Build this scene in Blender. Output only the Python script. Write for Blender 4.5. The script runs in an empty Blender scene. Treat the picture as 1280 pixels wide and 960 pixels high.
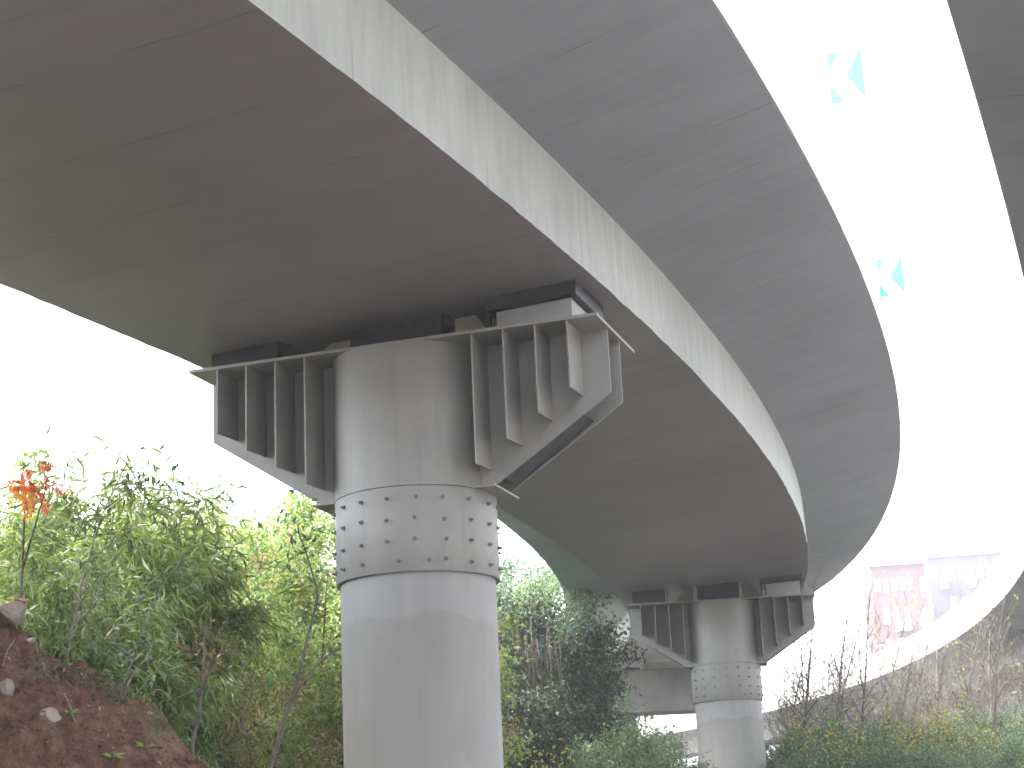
import bpy, math, random
import numpy as np
from mathutils import Vector, Matrix, noise

# ------------------------------------------------------------------ camera, sky, sun, exposure
EYE = 1.6
F_PX, PITCH, ROLL = 2223.772, 0.2718426, 0.0456947
scene = bpy.context.scene
col = scene.collection

_R = Vector((1, 0, 0))
_F = Vector((0, math.cos(PITCH), math.sin(PITCH)))
_U = Vector((0, -math.sin(PITCH), math.cos(PITCH)))
_Rr = _R * math.cos(ROLL) - _U * math.sin(ROLL)
_Ur = _R * math.sin(ROLL) + _U * math.cos(ROLL)
cam_data = bpy.data.cameras.new('camera')
cam = bpy.data.objects.new('camera', cam_data)
col.objects.link(cam)
m = Matrix.Identity(4)
for i in range(3):
    m[i][0], m[i][1], m[i][2] = _Rr[i], _Ur[i], -_F[i]
m[2][3] = EYE
cam.matrix_world = m
cam_data.sensor_fit = 'HORIZONTAL'
cam_data.sensor_width = 36.0
cam_data.lens = 36.0 * F_PX / 1280.0
cam_data.clip_start = 0.05
cam_data.clip_end = 6000
cam_data.dof.use_dof = True
cam_data.dof.focus_distance = 18.5
cam_data.dof.aperture_fstop = 5.6
scene.camera = cam

SUN_EL, SUN_AZ = math.radians(58), math.radians(238)      # azimuth from +Y towards +X
world = bpy.data.worlds.new('World')
scene.world = world
world.use_nodes = True
nt = world.node_tree
nt.nodes.clear()
w_out = nt.nodes.new('ShaderNodeOutputWorld')
w_bg = nt.nodes.new('ShaderNodeBackground')
w_sky = nt.nodes.new('ShaderNodeTexSky')
w_sky.sky_type = 'NISHITA'
w_sky.sun_disc = False
w_sky.sun_elevation = SUN_EL
w_sky.sun_rotation = SUN_AZ
w_sky.air_density = 1.0
w_sky.dust_density = 1.8
w_sky.ozone_density = 1.0
w_hs = nt.nodes.new('ShaderNodeHueSaturation')
w_hs.inputs['Saturation'].default_value = 0.40
nt.links.new(w_sky.outputs['Color'], w_hs.inputs['Color'])
nt.links.new(w_hs.outputs['Color'], w_bg.inputs['Color'])
w_bg.inputs['Strength'].default_value = 0.12
nt.links.new(w_bg.outputs['Background'], w_out.inputs['Surface'])

sun_data = bpy.data.lights.new('sun', 'SUN')
sun_data.energy = 1.2
sun_data.angle = math.radians(45)
sun_data.color = (1.0, 0.96, 0.9)
sun = bpy.data.objects.new('sun', sun_data)
col.objects.link(sun)
sd = Vector((math.sin(SUN_AZ) * math.cos(SUN_EL), math.cos(SUN_AZ) * math.cos(SUN_EL), math.sin(SUN_EL)))
sun.rotation_euler = sd.to_track_quat('Z', 'Y').to_euler()

scene.view_settings.view_transform = 'Standard'
scene.view_settings.look = 'None'
scene.view_settings.gamma = 1.0
scene.view_settings.use_curve_mapping = False
scene.view_settings.exposure = 3.78
scene.render.engine = 'CYCLES'
scene.cycles.use_denoising = True
scene.cycles.max_bounces = 8
scene.cycles.diffuse_bounces = 6
scene.cycles.glossy_bounces = 3
scene.cycles.transmission_bounces = 6
scene.cycles.volume_bounces = 2
scene.cycles.sample_clamp_indirect = 8.0
scene.render.filter_size = 1.7

# ------------------------------------------------------------------ helpers
rng = np.random.default_rng(7)
random.seed(7)


def ray(px, py):
    dx, dy = px - 640.0, 480.0 - py
    x0 = dx * math.cos(ROLL) + dy * math.sin(ROLL)
    y0 = -dx * math.sin(ROLL) + dy * math.cos(ROLL)
    return _F + _R * (x0 / F_PX) + _U * (y0 / F_PX)


def at(px, py, Y):
    """the point Y metres in front of the camera that the photograph shows at a pixel"""
    d = ray(px, py)
    return Vector((0, 0, EYE)) + d * (Y / d.y)


def tag(o, label=None, cat=None, group=None, kind=None):
    if label: o['label'] = label
    if cat: o['category'] = cat
    if group: o['group'] = group
    if kind: o['kind'] = kind
    return o


def empty(name, loc=(0, 0, 0), rz=0.0):
    o = bpy.data.objects.new(name, None)
    o.location = loc
    o.rotation_euler = (0, 0, rz)
    o.empty_display_size = 0.3
    col.objects.link(o)
    return o


def link(name, me, mat, parent=None):
    o = bpy.data.objects.new(name, me)
    if mat is not None and len(me.materials) == 0:
        me.materials.append(mat)
    col.objects.link(o)
    if parent: o.parent = parent
    return o


def inst(src, parent=None, matrix=None):
    c = src.copy()
    col.objects.link(c)
    if parent is not None: c.parent = parent
    if matrix is not None: c.matrix_local = matrix
    return c


def np_mesh(name, verts, faces, uvs=None, smooth=False):
    """verts (N,3); faces (M,k) all of one size"""
    verts = np.asarray(verts, dtype=np.float32)
    faces = np.asarray(faces, dtype=np.int32)
    me = bpy.data.meshes.new(name)
    M, k = faces.shape
    me.vertices.add(len(verts))
    me.vertices.foreach_set('co', verts.ravel())
    me.loops.add(M * k)
    me.loops.foreach_set('vertex_index', faces.ravel())
    me.polygons.add(M)
    me.polygons.foreach_set('loop_start', np.arange(0, M * k, k, dtype=np.int32))
    me.polygons.foreach_set('loop_total', np.full(M, k, dtype=np.int32))
    if uvs is not None:
        uv = me.uv_layers.new(name='uv')
        uv.data.foreach_set('uv', np.asarray(uvs, dtype=np.float32)[faces.ravel()].ravel())
    me.polygons.foreach_set('use_smooth', np.full(M, smooth))
    me.update(calc_edges=True)
    me.validate()
    return me


class MB:
    """collects polygons of any size into one mesh"""
    def __init__(self):
        self.v, self.f, self.s = [], [], []

    def poly(self, pts, faces, smooth=False):
        o = len(self.v)
        self.v += [tuple(p) for p in pts]
        self.f += [tuple(i + o for i in f) for f in faces]
        self.s += [smooth] * len(faces)
        return self

    def box(self, x0, x1, y0, y1, z0, z1):
        p = [(x0, y0, z0), (x1, y0, z0), (x1, y1, z0), (x0, y1, z0), (x0, y0, z1), (x1, y0, z1), (x1, y1, z1), (x0, y1, z1)]
        return self.poly(p, [(3, 2, 1, 0), (4, 5, 6, 7), (0, 1, 5, 4), (1, 2, 6, 5), (2, 3, 7, 6), (3, 0, 4, 7)])

    def prism(self, outline, axis, a0, a1):
        """outline of 2-D points, extruded along axis 'x','y' or 'z' from a0 to a1"""
        def P(p, a):
            return {'x': (a, p[0], p[1]), 'y': (p[0], a, p[1]), 'z': (p[0], p[1], a)}[axis]
        n = len(outline)
        pts = [P(p, a0) for p in outline] + [P(p, a1) for p in outline]
        fs = [tuple(range(n))[::-1], tuple(range(n, 2 * n))] + [(i, (i + 1) % n, n + (i + 1) % n, n + i) for i in range(n)]
        return self.poly(pts, fs)

    def lathe(self, prof, n=64, cap=True):
        """prof: list of (r, z)"""
        o = len(prof)
        pts = [(r * math.cos(2 * math.pi * i / n), r * math.sin(2 * math.pi * i / n), z) for i in range(n) for r, z in prof]
        fs = [(i * o + k, ((i + 1) % n) * o + k, ((i + 1) % n) * o + k + 1, i * o + k + 1) for i in range(n) for k in range(o - 1)]
        self.poly(pts, fs, True)
        return self

    def tube(self, path, radii, n=6):
        path = [Vector(p) for p in path]
        ref = Vector((0.31, 0.87, 0.4))
        pts, fs = [], []
        for i, p in enumerate(path):
            t = (path[min(i + 1, len(path) - 1)] - path[max(i - 1, 0)])
            if t.length < 1e-9: t = Vector((0, 0, 1))
            t.normalize()
            a = t.cross(ref)
            if a.length < 1e-4: a = t.cross(Vector((1, 0, 0)))
            a.normalize()
            b = t.cross(a)
            for k in range(n):
                w = 2 * math.pi * k / n
                pts.append(p + (a * math.cos(w) + b * math.sin(w)) * radii[i])
        for i in range(len(path) - 1):
            for k in range(n):
                fs.append((i * n + k, i * n + (k + 1) % n, (i + 1) * n + (k + 1) % n, (i + 1) * n + k))
        fs.append(tuple(range(n))[::-1])
        fs.append(tuple(range((len(path) - 1) * n, len(path) * n)))
        return self.poly(pts, fs, True)

    def mesh(self, name):
        me = bpy.data.meshes.new(name)
        me.from_pydata(self.v, [], self.f)
        me.polygons.foreach_set('use_smooth', self.s)
        me.update()
        return me

    def build(self, name, mat, parent=None, bevel=0.0):
        o = link(name, self.mesh(name), mat, parent)
        if bevel:
            b = o.modifiers.new('bevel', 'BEVEL')
            b.width = bevel
            b.segments = 2
            b.limit_method = 'ANGLE'
        return o


# ------------------------------------------------------------------ materials
class NT:
    def __init__(self, name):
        self.mat = bpy.data.materials.new(name)
        self.mat.use_nodes = True
        self.t = self.mat.node_tree
        self.b = self.t.nodes['Principled BSDF']
        self.out = self.t.nodes['Material Output']

    def n(self, kind, **kw):
        nd = self.t.nodes.new('ShaderNode' + kind)
        for k, v in kw.items():
            if k in nd.inputs: nd.inputs[k].default_value = v
            else: setattr(nd, k, v)
        return nd

    def l(self, a, b):
        self.t.links.new(a, b)

    def noise(self, vec, scale, detail=4, rough=0.55):
        nd = self.n('TexNoise')
        nd.inputs['Scale'].default_value = scale
        nd.inputs['Detail'].default_value = detail
        nd.inputs['Roughness'].default_value = rough
        if vec is not None: self.l(vec, nd.inputs['Vector'])
        return nd.outputs['Fac']

    def ramp(self, fac, stops):
        nd = self.n('ValToRGB')
        e = nd.color_ramp.elements
        while len(e) < len(stops): e.new(0.5)
        for el, (p, c) in zip(e, stops):
            el.position = p
            el.color = (c, c, c, 1) if isinstance(c, (int, float)) else (*c, 1)
        self.l(fac, nd.inputs['Fac'])
        return nd.outputs['Color']

    def mix(self, a, b, fac, mode='MIX'):
        nd = self.n('Mix', data_type='RGBA', blend_type=mode)
        for s, v in ((nd.inputs['A'], a), (nd.inputs['B'], b)):
            pass
        ia, ib, iff, o = nd.inputs[6], nd.inputs[7], nd.inputs[0], nd.outputs[2]
        for s, v in ((ia, a), (ib, b)):
            if isinstance(v, tuple): s.default_value = (*v, 1)
            elif isinstance(v, (int, float)): s.default_value = (v, v, v, 1)
            else: self.l(v, s)
        if isinstance(fac, (int, float)): iff.default_value = fac
        else: self.l(fac, iff)
        return o

    def math(self, op, a, b=None, c=None):
        nd = self.n('Math', operation=op)
        for s, v in zip(nd.inputs, (a, b, c)):
            if v is None: continue
            if isinstance(v, (int, float)): s.default_value = v
            else: self.l(v, s)
        return nd.outputs[0]

    def scale(self, vec, s):
        nd = self.n('Mapping')
        nd.inputs['Scale'].default_value = s
        self.l(vec, nd.inputs['Vector'])
        return nd.outputs['Vector']

    def bump(self, h, strength=0.3, dist=0.02):
        nd = self.n('Bump')
        nd.inputs['Strength'].default_value = strength
        nd.inputs['Distance'].default_value = dist
        self.l(h, nd.inputs['Height'])
        self.l(nd.outputs['Normal'], self.b.inputs['Normal'])

    def color(self, c):
        if isinstance(c, tuple): self.b.inputs['Base Color'].default_value = (*c, 1)
        else: self.l(c, self.b.inputs['Base Color'])
        return self

    def rough(self, r, spec=None):
        if isinstance(r, (int, float)): self.b.inputs['Roughness'].default_value = r
        else: self.l(r, self.b.inputs['Roughness'])
        if spec is not None: self.b.inputs['Specular IOR Level'].default_value = spec
        return self


def mat_concrete(name, c0, c1, joint=1.22, streak=(3.0, 0.22), streak_amt=0.30, rough=0.8, drips=False):
    """cast concrete: uv is (metres along the bridge, metres across it)"""
    k = NT(name)
    uv = k.n('UVMap').outputs['UV']
    pos = k.n('NewGeometry').outputs['Position']
    big = k.noise(pos, 0.35, 5, 0.6)
    c = k.mix(c0, c1, k.ramp(big, [(0.35, 0.0), (0.65, 1.0)]))
    st = k.noise(k.scale(uv, (streak[0], streak[1], 1)), 1.6, 6, 0.62)
    c = k.mix(c, k.ramp(st, [(0.30, 1.0 - streak_amt), (0.52, 1.0), (0.75, 1.0 + streak_amt * 0.35)]), 1.0, 'MULTIPLY')
    # scattered thin dark streaks that run across the deck
    thin = k.noise(k.scale(uv, (14.0, 0.45, 1)), 1.0, 3, 0.5)
    msk = k.ramp(k.noise(k.scale(uv, (0.9, 0.5, 1)), 1.0, 3), [(0.48, 0.0), (0.62, 1.0)])
    thin = k.ramp(thin, [(0.64, 0.0), (0.72, 1.0)])
    c = k.mix(c, k.mix(c, 0.78, 1.0, 'MULTIPLY'), k.mix(thin, msk, 1.0, 'MULTIPLY'))
    # board joints: thin lines at a fixed spacing, broken up
    sep = k.n('SeparateXYZ')
    k.l(uv, sep.inputs[0])
    wob = k.math('MULTIPLY', k.noise(k.scale(uv, (1, 1, 1)), 2.0, 3), 0.05)
    fr = k.math('FRACT', k.math('DIVIDE', k.math('ADD', sep.outputs[0], wob), joint))
    ln = k.math('LESS_THAN', fr, 0.012)
    brk = k.ramp(k.noise(k.scale(uv, (0.8, 0.8, 1)), 1.3, 3), [(0.44, 0.0), (0.58, 1.0)])
    lm = k.math('MULTIPLY', ln, brk)
    c = k.mix(c, k.mix(c, 0.62, 1.0, 'MULTIPLY'), lm)
    if drips:
        # water stains: narrow vertical runs in patches
        d = k.noise(k.scale(uv, (9.0, 0.5, 1)), 1.0, 5, 0.6)
        dm = k.ramp(k.noise(k.scale(uv, (0.7, 1.6, 1)), 1.0, 4), [(0.45, 0.0), (0.65, 1.0)])
        c = k.mix(c, (0.10, 0.105, 0.10), k.math('MULTIPLY', k.math('MULTIPLY', k.ramp(d, [(0.52, 0.0), (0.72, 1.0)]), dm), 0.5))
        e = k.noise(k.scale(uv, (6.0, 0.6, 1)), 1.0, 5, 0.6)
        c = k.mix(c, (0.52, 0.54, 0.53), k.math('MULTIPLY', k.math('MULTIPLY', k.ramp(e, [(0.56, 0.0), (0.75, 1.0)]), k.ramp(k.noise(k.scale(uv, (0.22, 0.3, 1)), 1.0, 3), [(0.42, 0.0), (0.6, 1.0)])), 0.4))
    k.color(c).rough(rough, 0.3)
    fine = k.noise(pos, 22.0, 5, 0.65)
    k.bump(k.math('ADD', k.math('MULTIPLY', fine, 0.5), k.math('MULTIPLY', st, 0.7)), 0.35, 0.012)
    return k.mat


def mat_paint(name, c, rough=0.42, dirt=0.25, spec=0.5):
    k = NT(name)
    pos = k.n('NewGeometry').outputs['Position']
    a = k.noise(pos, 0.9, 5, 0.6)
    b = k.noise(k.scale(pos, (6.0, 6.0, 0.5)), 1.0, 5, 0.6)
    cc = k.mix(tuple(x * (1 - dirt) for x in c), c, k.ramp(a, [(0.3, 0.0), (0.6, 1.0)]))
    cc = k.mix(cc, k.ramp(b, [(0.3, 1 - dirt * 0.7), (0.55, 1.0)]), 1.0, 'MULTIPLY')
    k.color(cc).rough(k.ramp(a, [(0.3, rough + 0.15), (0.7, rough)]), spec)
    k.bump(k.noise(pos, 40, 3), 0.06, 0.004)
    return k.mat


def mat_column(name):
    """smooth painted concrete with an uneven lighter repainted band at the top and scattered marks; object z is metres below the collar"""
    k = NT(name)
    tc = k.n('TexCoord').outputs['Object']
    sep = k.n('SeparateXYZ')
    k.l(tc, sep.inputs[0])
    n1 = k.noise(tc, 1.3, 6, 0.62)
    n2 = k.noise(tc, 5.0, 5, 0.6)
    edge = k.math('ADD', sep.outputs[2], k.math('MULTIPLY', k.math('SUBTRACT', n1, 0.5), 0.55))
    band = k.ramp(k.math('ADD', edge, 1.0), [(0.54, 0.0), (0.57, 1.0)])
    c = k.mix((0.192, 0.189, 0.181), (0.216, 0.213, 0.206), k.ramp(n1, [(0.35, 0), (0.65, 1)]))
    c = k.mix(c, (0.232, 0.233, 0.235), k.math('MULTIPLY', band, 0.75))
    spots = k.noise(k.scale(tc, (3.2, 3.2, 6.0)), 1.0, 4, 0.6)
    c = k.mix(c, (0.11, 0.105, 0.098), k.math('MULTIPLY', k.ramp(spots, [(0.68, 0.0), (0.76, 1.0)]), 0.55))
    runs = k.noise(k.scale(tc, (7.0, 7.0, 0.35)), 1.0, 5, 0.6)
    c = k.mix(c, k.ramp(runs, [(0.32, 0.93), (0.55, 1.0), (0.8, 1.03)]), 1.0, 'MULTIPLY')
    k.color(c).rough(k.ramp(n2, [(0.3, 0.72), (0.7, 0.62)]), 0.25)
    k.bump(k.math('ADD', n2, k.math('MULTIPLY', k.noise(tc, 35, 3), 0.3)), 0.12, 0.01)
    return k.mat


def mat_leaf(name, stops, transl=0.35, rough=0.45, spec=0.4):
    k = NT(name)
    rnd = k.n('NewGeometry').outputs['Random Per Island']
    oi = k.n('ObjectInfo').outputs['Random']
    f = k.math('FRACT', k.math('ADD', rnd, k.math('MULTIPLY', oi, 0.13)))
    nn = k.n('ValToRGB')
    e = nn.color_ramp.elements
    while len(e) < len(stops): e.new(0.5)
    for el, (p, c) in zip(e, stops):
        el.position = p
        el.color = (*c, 1)
    k.l(f, nn.inputs['Fac'])
    c = nn.outputs['Color']
    k.color(c).rough(rough, spec)
    tr = k.n('BsdfTranslucent')
    k.l(k.mix(c, (1.25, 1.2, 0.55), 1.0, 'MULTIPLY'), tr.inputs['Color'])
    mx = k.n('MixShader')
    mx.inputs[0].default_value = transl
    k.l(k.b.outputs[0], mx.inputs[1])
    k.l(tr.outputs[0], mx.inputs[2])
    k.l(mx.outputs[0], k.out.inputs['Surface'])
    return k.mat


def mat_noise(name, c0, c1, scale=3.0, rough=0.85, bump=0.3, dist=0.02, c2=None):
    k = NT(name)
    pos = k.n('NewGeometry').outputs['Position']
    a = k.noise(pos, scale, 6, 0.65)
    c = k.mix(c0, c1, k.ramp(a, [(0.35, 0), (0.65, 1)]))
    if c2: c = k.mix(c, c2, k.ramp(k.noise(pos, scale * 0.4, 5, 0.6), [(0.52, 0), (0.66, 1)]))
    k.color(c).rough(rough, 0.25)
    k.bump(k.noise(pos, scale * 5, 5, 0.7), bump, dist)
    return k.mat


def mat_soil(name):
    k = NT(name)
    pos = k.n('NewGeometry').outputs['Position']
    a = k.noise(pos, 2.2, 6, 0.65)
    b = k.noise(pos, 14.0, 6, 0.7)
    d = k.noise(pos, 55.0, 4, 0.7)
    c = k.mix((0.070, 0.037, 0.025), (0.155, 0.088, 0.061), k.ramp(b, [(0.35, 0), (0.65, 1)]))
    c = k.mix(c, (0.21, 0.135, 0.10), k.math('MULTIPLY', k.ramp(a, [(0.5, 0), (0.68, 1)]), 0.7))
    c = k.mix(c, (0.075, 0.075, 0.035), k.math('MULTIPLY', k.ramp(k.noise(pos, 3.1, 5, 0.6), [(0.55, 0), (0.7, 1)]), 0.5))
    c = k.mix(c, k.ramp(d, [(0.3, 0.6), (0.55, 1.0), (0.75, 1.35)]), 1.0, 'MULTIPLY')
    k.color(c).rough(0.95, 0.15)
    k.bump(k.math('ADD', k.math('MULTIPLY', b, 1.0), k.math('MULTIPLY', d, 0.35)), 1.0, 0.06)
    return k.mat


M = {}
M['soffit'] = mat_concrete('soffit_concrete', (0.156, 0.143, 0.146), (0.183, 0.169, 0.174), 1.22, (2.2, 0.22), 0.08, 0.5)  # warm cast of light bounced off the ground is put into this colour
M['wing'] = mat_concrete('wing_concrete', (0.197, 0.208, 0.224), (0.235, 0.247, 0.268), 1.22, (2.6, 0.16), 0.09, 0.75)  # bluish cast of the sky light is put into the base colour
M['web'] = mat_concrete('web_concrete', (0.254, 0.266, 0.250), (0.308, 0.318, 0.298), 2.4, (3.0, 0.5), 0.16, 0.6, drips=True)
M['white_concrete'] = mat_noise('pale_parapet_concrete', (0.89, 0.88, 0.85), (0.92, 0.91, 0.88), 1.2)
M['asphalt'] = mat_noise('asphalt', (0.045, 0.045, 0.047), (0.06, 0.06, 0.06), 6)
M['steel'] = mat_paint('grey_steel_paint', (0.210, 0.207, 0.198), 0.50, 0.16, 0.35)
M['bolt'] = mat_paint('bolt_paint', (0.12, 0.12, 0.12), 0.5, 0.2)
M['column'] = mat_column('column_paint')
M['pad_and_shade'] = mat_noise('bearing_rubber_steel_and_gap_shade', (0.020, 0.023, 0.028), (0.034, 0.037, 0.042), 4, 0.5)
M['pedestal'] = mat_noise('pedestal_plate', (0.231, 0.235, 0.238), (0.272, 0.275, 0.279), 3, 0.5, 0.1)
M['wedge'] = mat_noise('sole_wedge_concrete', (0.196, 0.179, 0.150), (0.242, 0.225, 0.190), 3, 0.8)
M['capconc'] = mat_noise('cap_beam_concrete', (0.107, 0.104, 0.099), (0.144, 0.141, 0.133), 1.0, 0.85, 0.25, 0.02, (0.080, 0.080, 0.070))
M['sign_blue'] = NT('sign_blue').color((0.026, 0.260, 0.409)).rough(0.5).mat
M['sign_white'] = NT('sign_white').color((0.82, 0.82, 0.82)).rough(0.5).mat
M['post'] = NT('white_post_paint').color((0.88, 0.88, 0.86)).rough(0.4).mat
M['soil'] = mat_soil('red_brown_soil')
M['ground'] = mat_noise('ground_soil_and_grass', (0.19, 0.17, 0.155), (0.28, 0.25, 0.228), 0.5, 0.95, 0.4, 0.05, (0.09, 0.105, 0.06))
M['bark'] = mat_noise('bark', (0.055, 0.045, 0.035), (0.11, 0.095, 0.08), 8, 0.9, 0.5)
M['bark_pale'] = mat_noise('pale_bark', (0.11, 0.10, 0.085), (0.20, 0.185, 0.16), 8, 0.9, 0.4)
M['leaf_bamboo'] = mat_leaf('willowy_leaf', [(0.0, (0.085, 0.140, 0.045)), (0.35, (0.152, 0.223, 0.080)), (0.7, (0.209, 0.279, 0.130)), (1.0, (0.323, 0.372, 0.230))], 0.5, 0.35, 0.6)
M['leaf_bright'] = mat_leaf('bright_leaf', [(0.0, (0.090, 0.174, 0.082)), (0.4, (0.180, 0.285, 0.114)), (0.75, (0.288, 0.348, 0.162)), (1.0, (0.396, 0.364, 0.195))], 0.48)
M['leaf_dark'] = mat_leaf('dark_evergreen_leaf', [(0.0, (0.011, 0.022, 0.012)), (0.5, (0.019, 0.037, 0.019)), (0.85, (0.040, 0.060, 0.032)), (1.0, (0.073, 0.096, 0.055))], 0.22)
M['leaf_mid'] = mat_leaf('mid_green_leaf', [(0.0, (0.036, 0.085, 0.041)), (0.5, (0.072, 0.133, 0.063)), (0.9, (0.121, 0.181, 0.098)), (1.0, (0.206, 0.229, 0.098))], 0.3)
M['leaf_yellow'] = mat_leaf('yellow_autumn_leaf', [(0.0, (0.196, 0.196, 0.053)), (0.5, (0.313, 0.274, 0.066)), (1.0, (0.391, 0.323, 0.106))], 0.4)
M['leaf_brown'] = mat_leaf('dry_brown_leaf', [(0.0, (0.12, 0.08, 0.045)), (0.5, (0.19, 0.14, 0.075)), (1.0, (0.25, 0.21, 0.10))], 0.3)
M['leaf_red'] = mat_leaf('red_sumac_leaf', [(0.0, (0.50, 0.10, 0.07)), (0.6, (0.60, 0.17, 0.12)), (1.0, (0.62, 0.24, 0.16))], 0.5)
M['leaf_orange'] = mat_leaf('orange_sumac_leaf', [(0.0, (0.62, 0.30, 0.05)), (0.5, (0.70, 0.38, 0.06)), (1.0, (0.60, 0.20, 0.08))], 0.5)
M['vine_dry'] = mat_leaf('dry_vine', [(0.0, (0.07, 0.055, 0.04)), (0.6, (0.12, 0.10, 0.08)), (1.0, (0.16, 0.14, 0.11))], 0.15)
M['stone'] = mat_noise('pale_pink_stone', (0.130, 0.096, 0.078), (0.200, 0.170, 0.148), 7, 0.85, 0.5, 0.02)
M['stone_white'] = mat_noise('white_stone', (0.183, 0.174, 0.161), (0.252, 0.243, 0.230), 7, 0.85, 0.5, 0.02)
M['stone_red'] = mat_noise('reddish_stone', (0.192, 0.096, 0.064), (0.288, 0.176, 0.128), 7, 0.85, 0.5, 0.02)
M['wall_pink'] = mat_noise('pink_render', (0.067, 0.028, 0.034), (0.090, 0.045, 0.049), 0.15, 0.8, 0.1)
M['wall_lilac'] = mat_noise('lilac_render', (0.035, 0.031, 0.063), (0.052, 0.046, 0.077), 0.15, 0.8, 0.1)
M['trim_white'] = NT('white_trim').color((0.75, 0.75, 0.75)).rough(0.6).mat
M['glass'] = NT('window_glass').color((0.10, 0.12, 0.14)).rough(0.15).mat


# ------------------------------------------------------------------ ground
def sstep(a, b, x):
    t = np.clip((x - a) / (b - a), 0, 1)
    return t * t * (3 - 2 * t)


def ground_z(x, y):
    x = np.asarray(x, float); y = np.asarray(y, float)
    z = 2.6 * sstep(24, 62, y)
    z = z + 3.2 * sstep(-2.5, -16, x) * sstep(10, 34, y)
    z = z + 7.0 * sstep(66, 120, y) * sstep(40, -10, x)
    z = z + 9.0 * sstep(17, 36, x) * sstep(44, 14, y)  # unseen rise on the right, added to block low sky light
    z = z + 0.25 * np.sin(x * 0.31 + 1.3) * np.sin(y * 0.27) + 0.12 * np.sin(x * 0.9 + y * 0.7)
    return z


def gz(x, y):
    return float(ground_z(x, y))


t = np.linspace(-1, 1, 150)
ax = np.sinh(t * 5.2) / np.sinh(5.2) * 700
X, Y = np.meshgrid(ax, ax + 20)
nn_ = len(ax)
idx = np.arange(nn_ * nn_).reshape(nn_, nn_)
fc = np.stack([idx[:-1, :-1], idx[:-1, 1:], idx[1:, 1:], idx[1:, :-1]], -1).reshape(-1, 4)
g = link('ground', np_mesh('ground', np.stack([X.ravel(), Y.ravel(), ground_z(X, Y).ravel()], 1), fc, None, True), M['ground'])
tag(g, kind='structure')


# ------------------------------------------------------------------ bridges
class Line:
    """a bridge's plan and profile: clothoid heading, parabolic grade, crossfall"""
    def __init__(s_, bx, by, hd, k0, k1, z0, g, g2, s0, s1):
        s_.p = (bx, by, hd, k0, k1, z0, g, g2, s0, s1)
        ss = np.linspace(-60, 140, 8001)
        th = hd + k0 * ss + k1 * ss * ss / 2
        # behind the camera keep the curvature constant
        neg = ss < -12
        th = np.where(neg, hd + k0 * -12 + k1 * 72 + (k0 + k1 * -12) * (ss + 12), th)
        dx, dy = np.sin(th), np.cos(th)
        ds = ss[1] - ss[0]
        cx = np.concatenate([[0], np.cumsum((dx[1:] + dx[:-1]) / 2 * ds)])
        cy = np.concatenate([[0], np.cumsum((dy[1:] + dy[:-1]) / 2 * ds)])
        s_.ss, s_.th = ss, th
        s_.cx = cx - np.interp(0, ss, cx) + bx
        s_.cy = cy - np.interp(0, ss, cy) + by

    def pts(s_, s, u, h):
        bx, by, hd, k0, k1, z0, g, g2, s0, s1 = s_.p
        s = np.asarray(s, float)
        th = np.interp(s, s_.ss, s_.th)
        x = np.interp(s, s_.ss, s_.cx) + u * np.cos(th)
        y = np.interp(s, s_.ss, s_.cy) - u * np.sin(th)
        z = z0 + g * s + g2 * s * s / 2 + (s0 + s1 * s) * u + h + EYE
        return np.stack([x, y, z + 0 * x], -1)

    def head(s_, s):
        return float(np.interp(s, s_.ss, s_.th))


def wobble(s, seed, amp):
    r = np.random.default_rng(seed)
    n = len(s)
    k1 = np.convolve(r.normal(size=n + 40), np.ones(3) / 3, 'same')[20:-20]
    k2 = np.convolve(r.normal(size=n + 40), np.hanning(21) / 8, 'same')[20:-20]
    return amp * (0.6 * k1 + 0.6 * k2)


def strip_mesh(name, L, s, rails, v0=0.0):
    """rails: list of (u, h) constants or arrays; one quad strip per neighbouring pair, unshared along the folds"""
    V, Fc, UV = [], [], []
    off = 0
    v = v0
    n = len(s)
    for a, b in zip(rails[:-1], rails[1:]):
        pa, pb = L.pts(s, a[0], a[1]), L.pts(s, b[0], b[1])
        w = float(np.hypot(np.mean(b[0]) - np.mean(a[0]), np.mean(b[1]) - np.mean(a[1])))
        V += [pa, pb]
        UV += [np.stack([s, 0 * s + v], 1), np.stack([s, 0 * s + v + w], 1)]
        i = np.arange(n - 1)
        Fc.append(np.stack([off + i, off + n + i, off + n + i + 1, off + i + 1], 1))
        off += 2 * n
        v += w
    return np_mesh(name, np.concatenate(V), np.concatenate(Fc), np.concatenate(UV), True)


def samples(a, b, fine0, fine1, d0=0.11, d1=0.6):
    return np.concatenate([np.arange(a, fine0, d1), np.arange(fine0, fine1, d0), np.arange(fine1, b, d1)])


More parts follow.
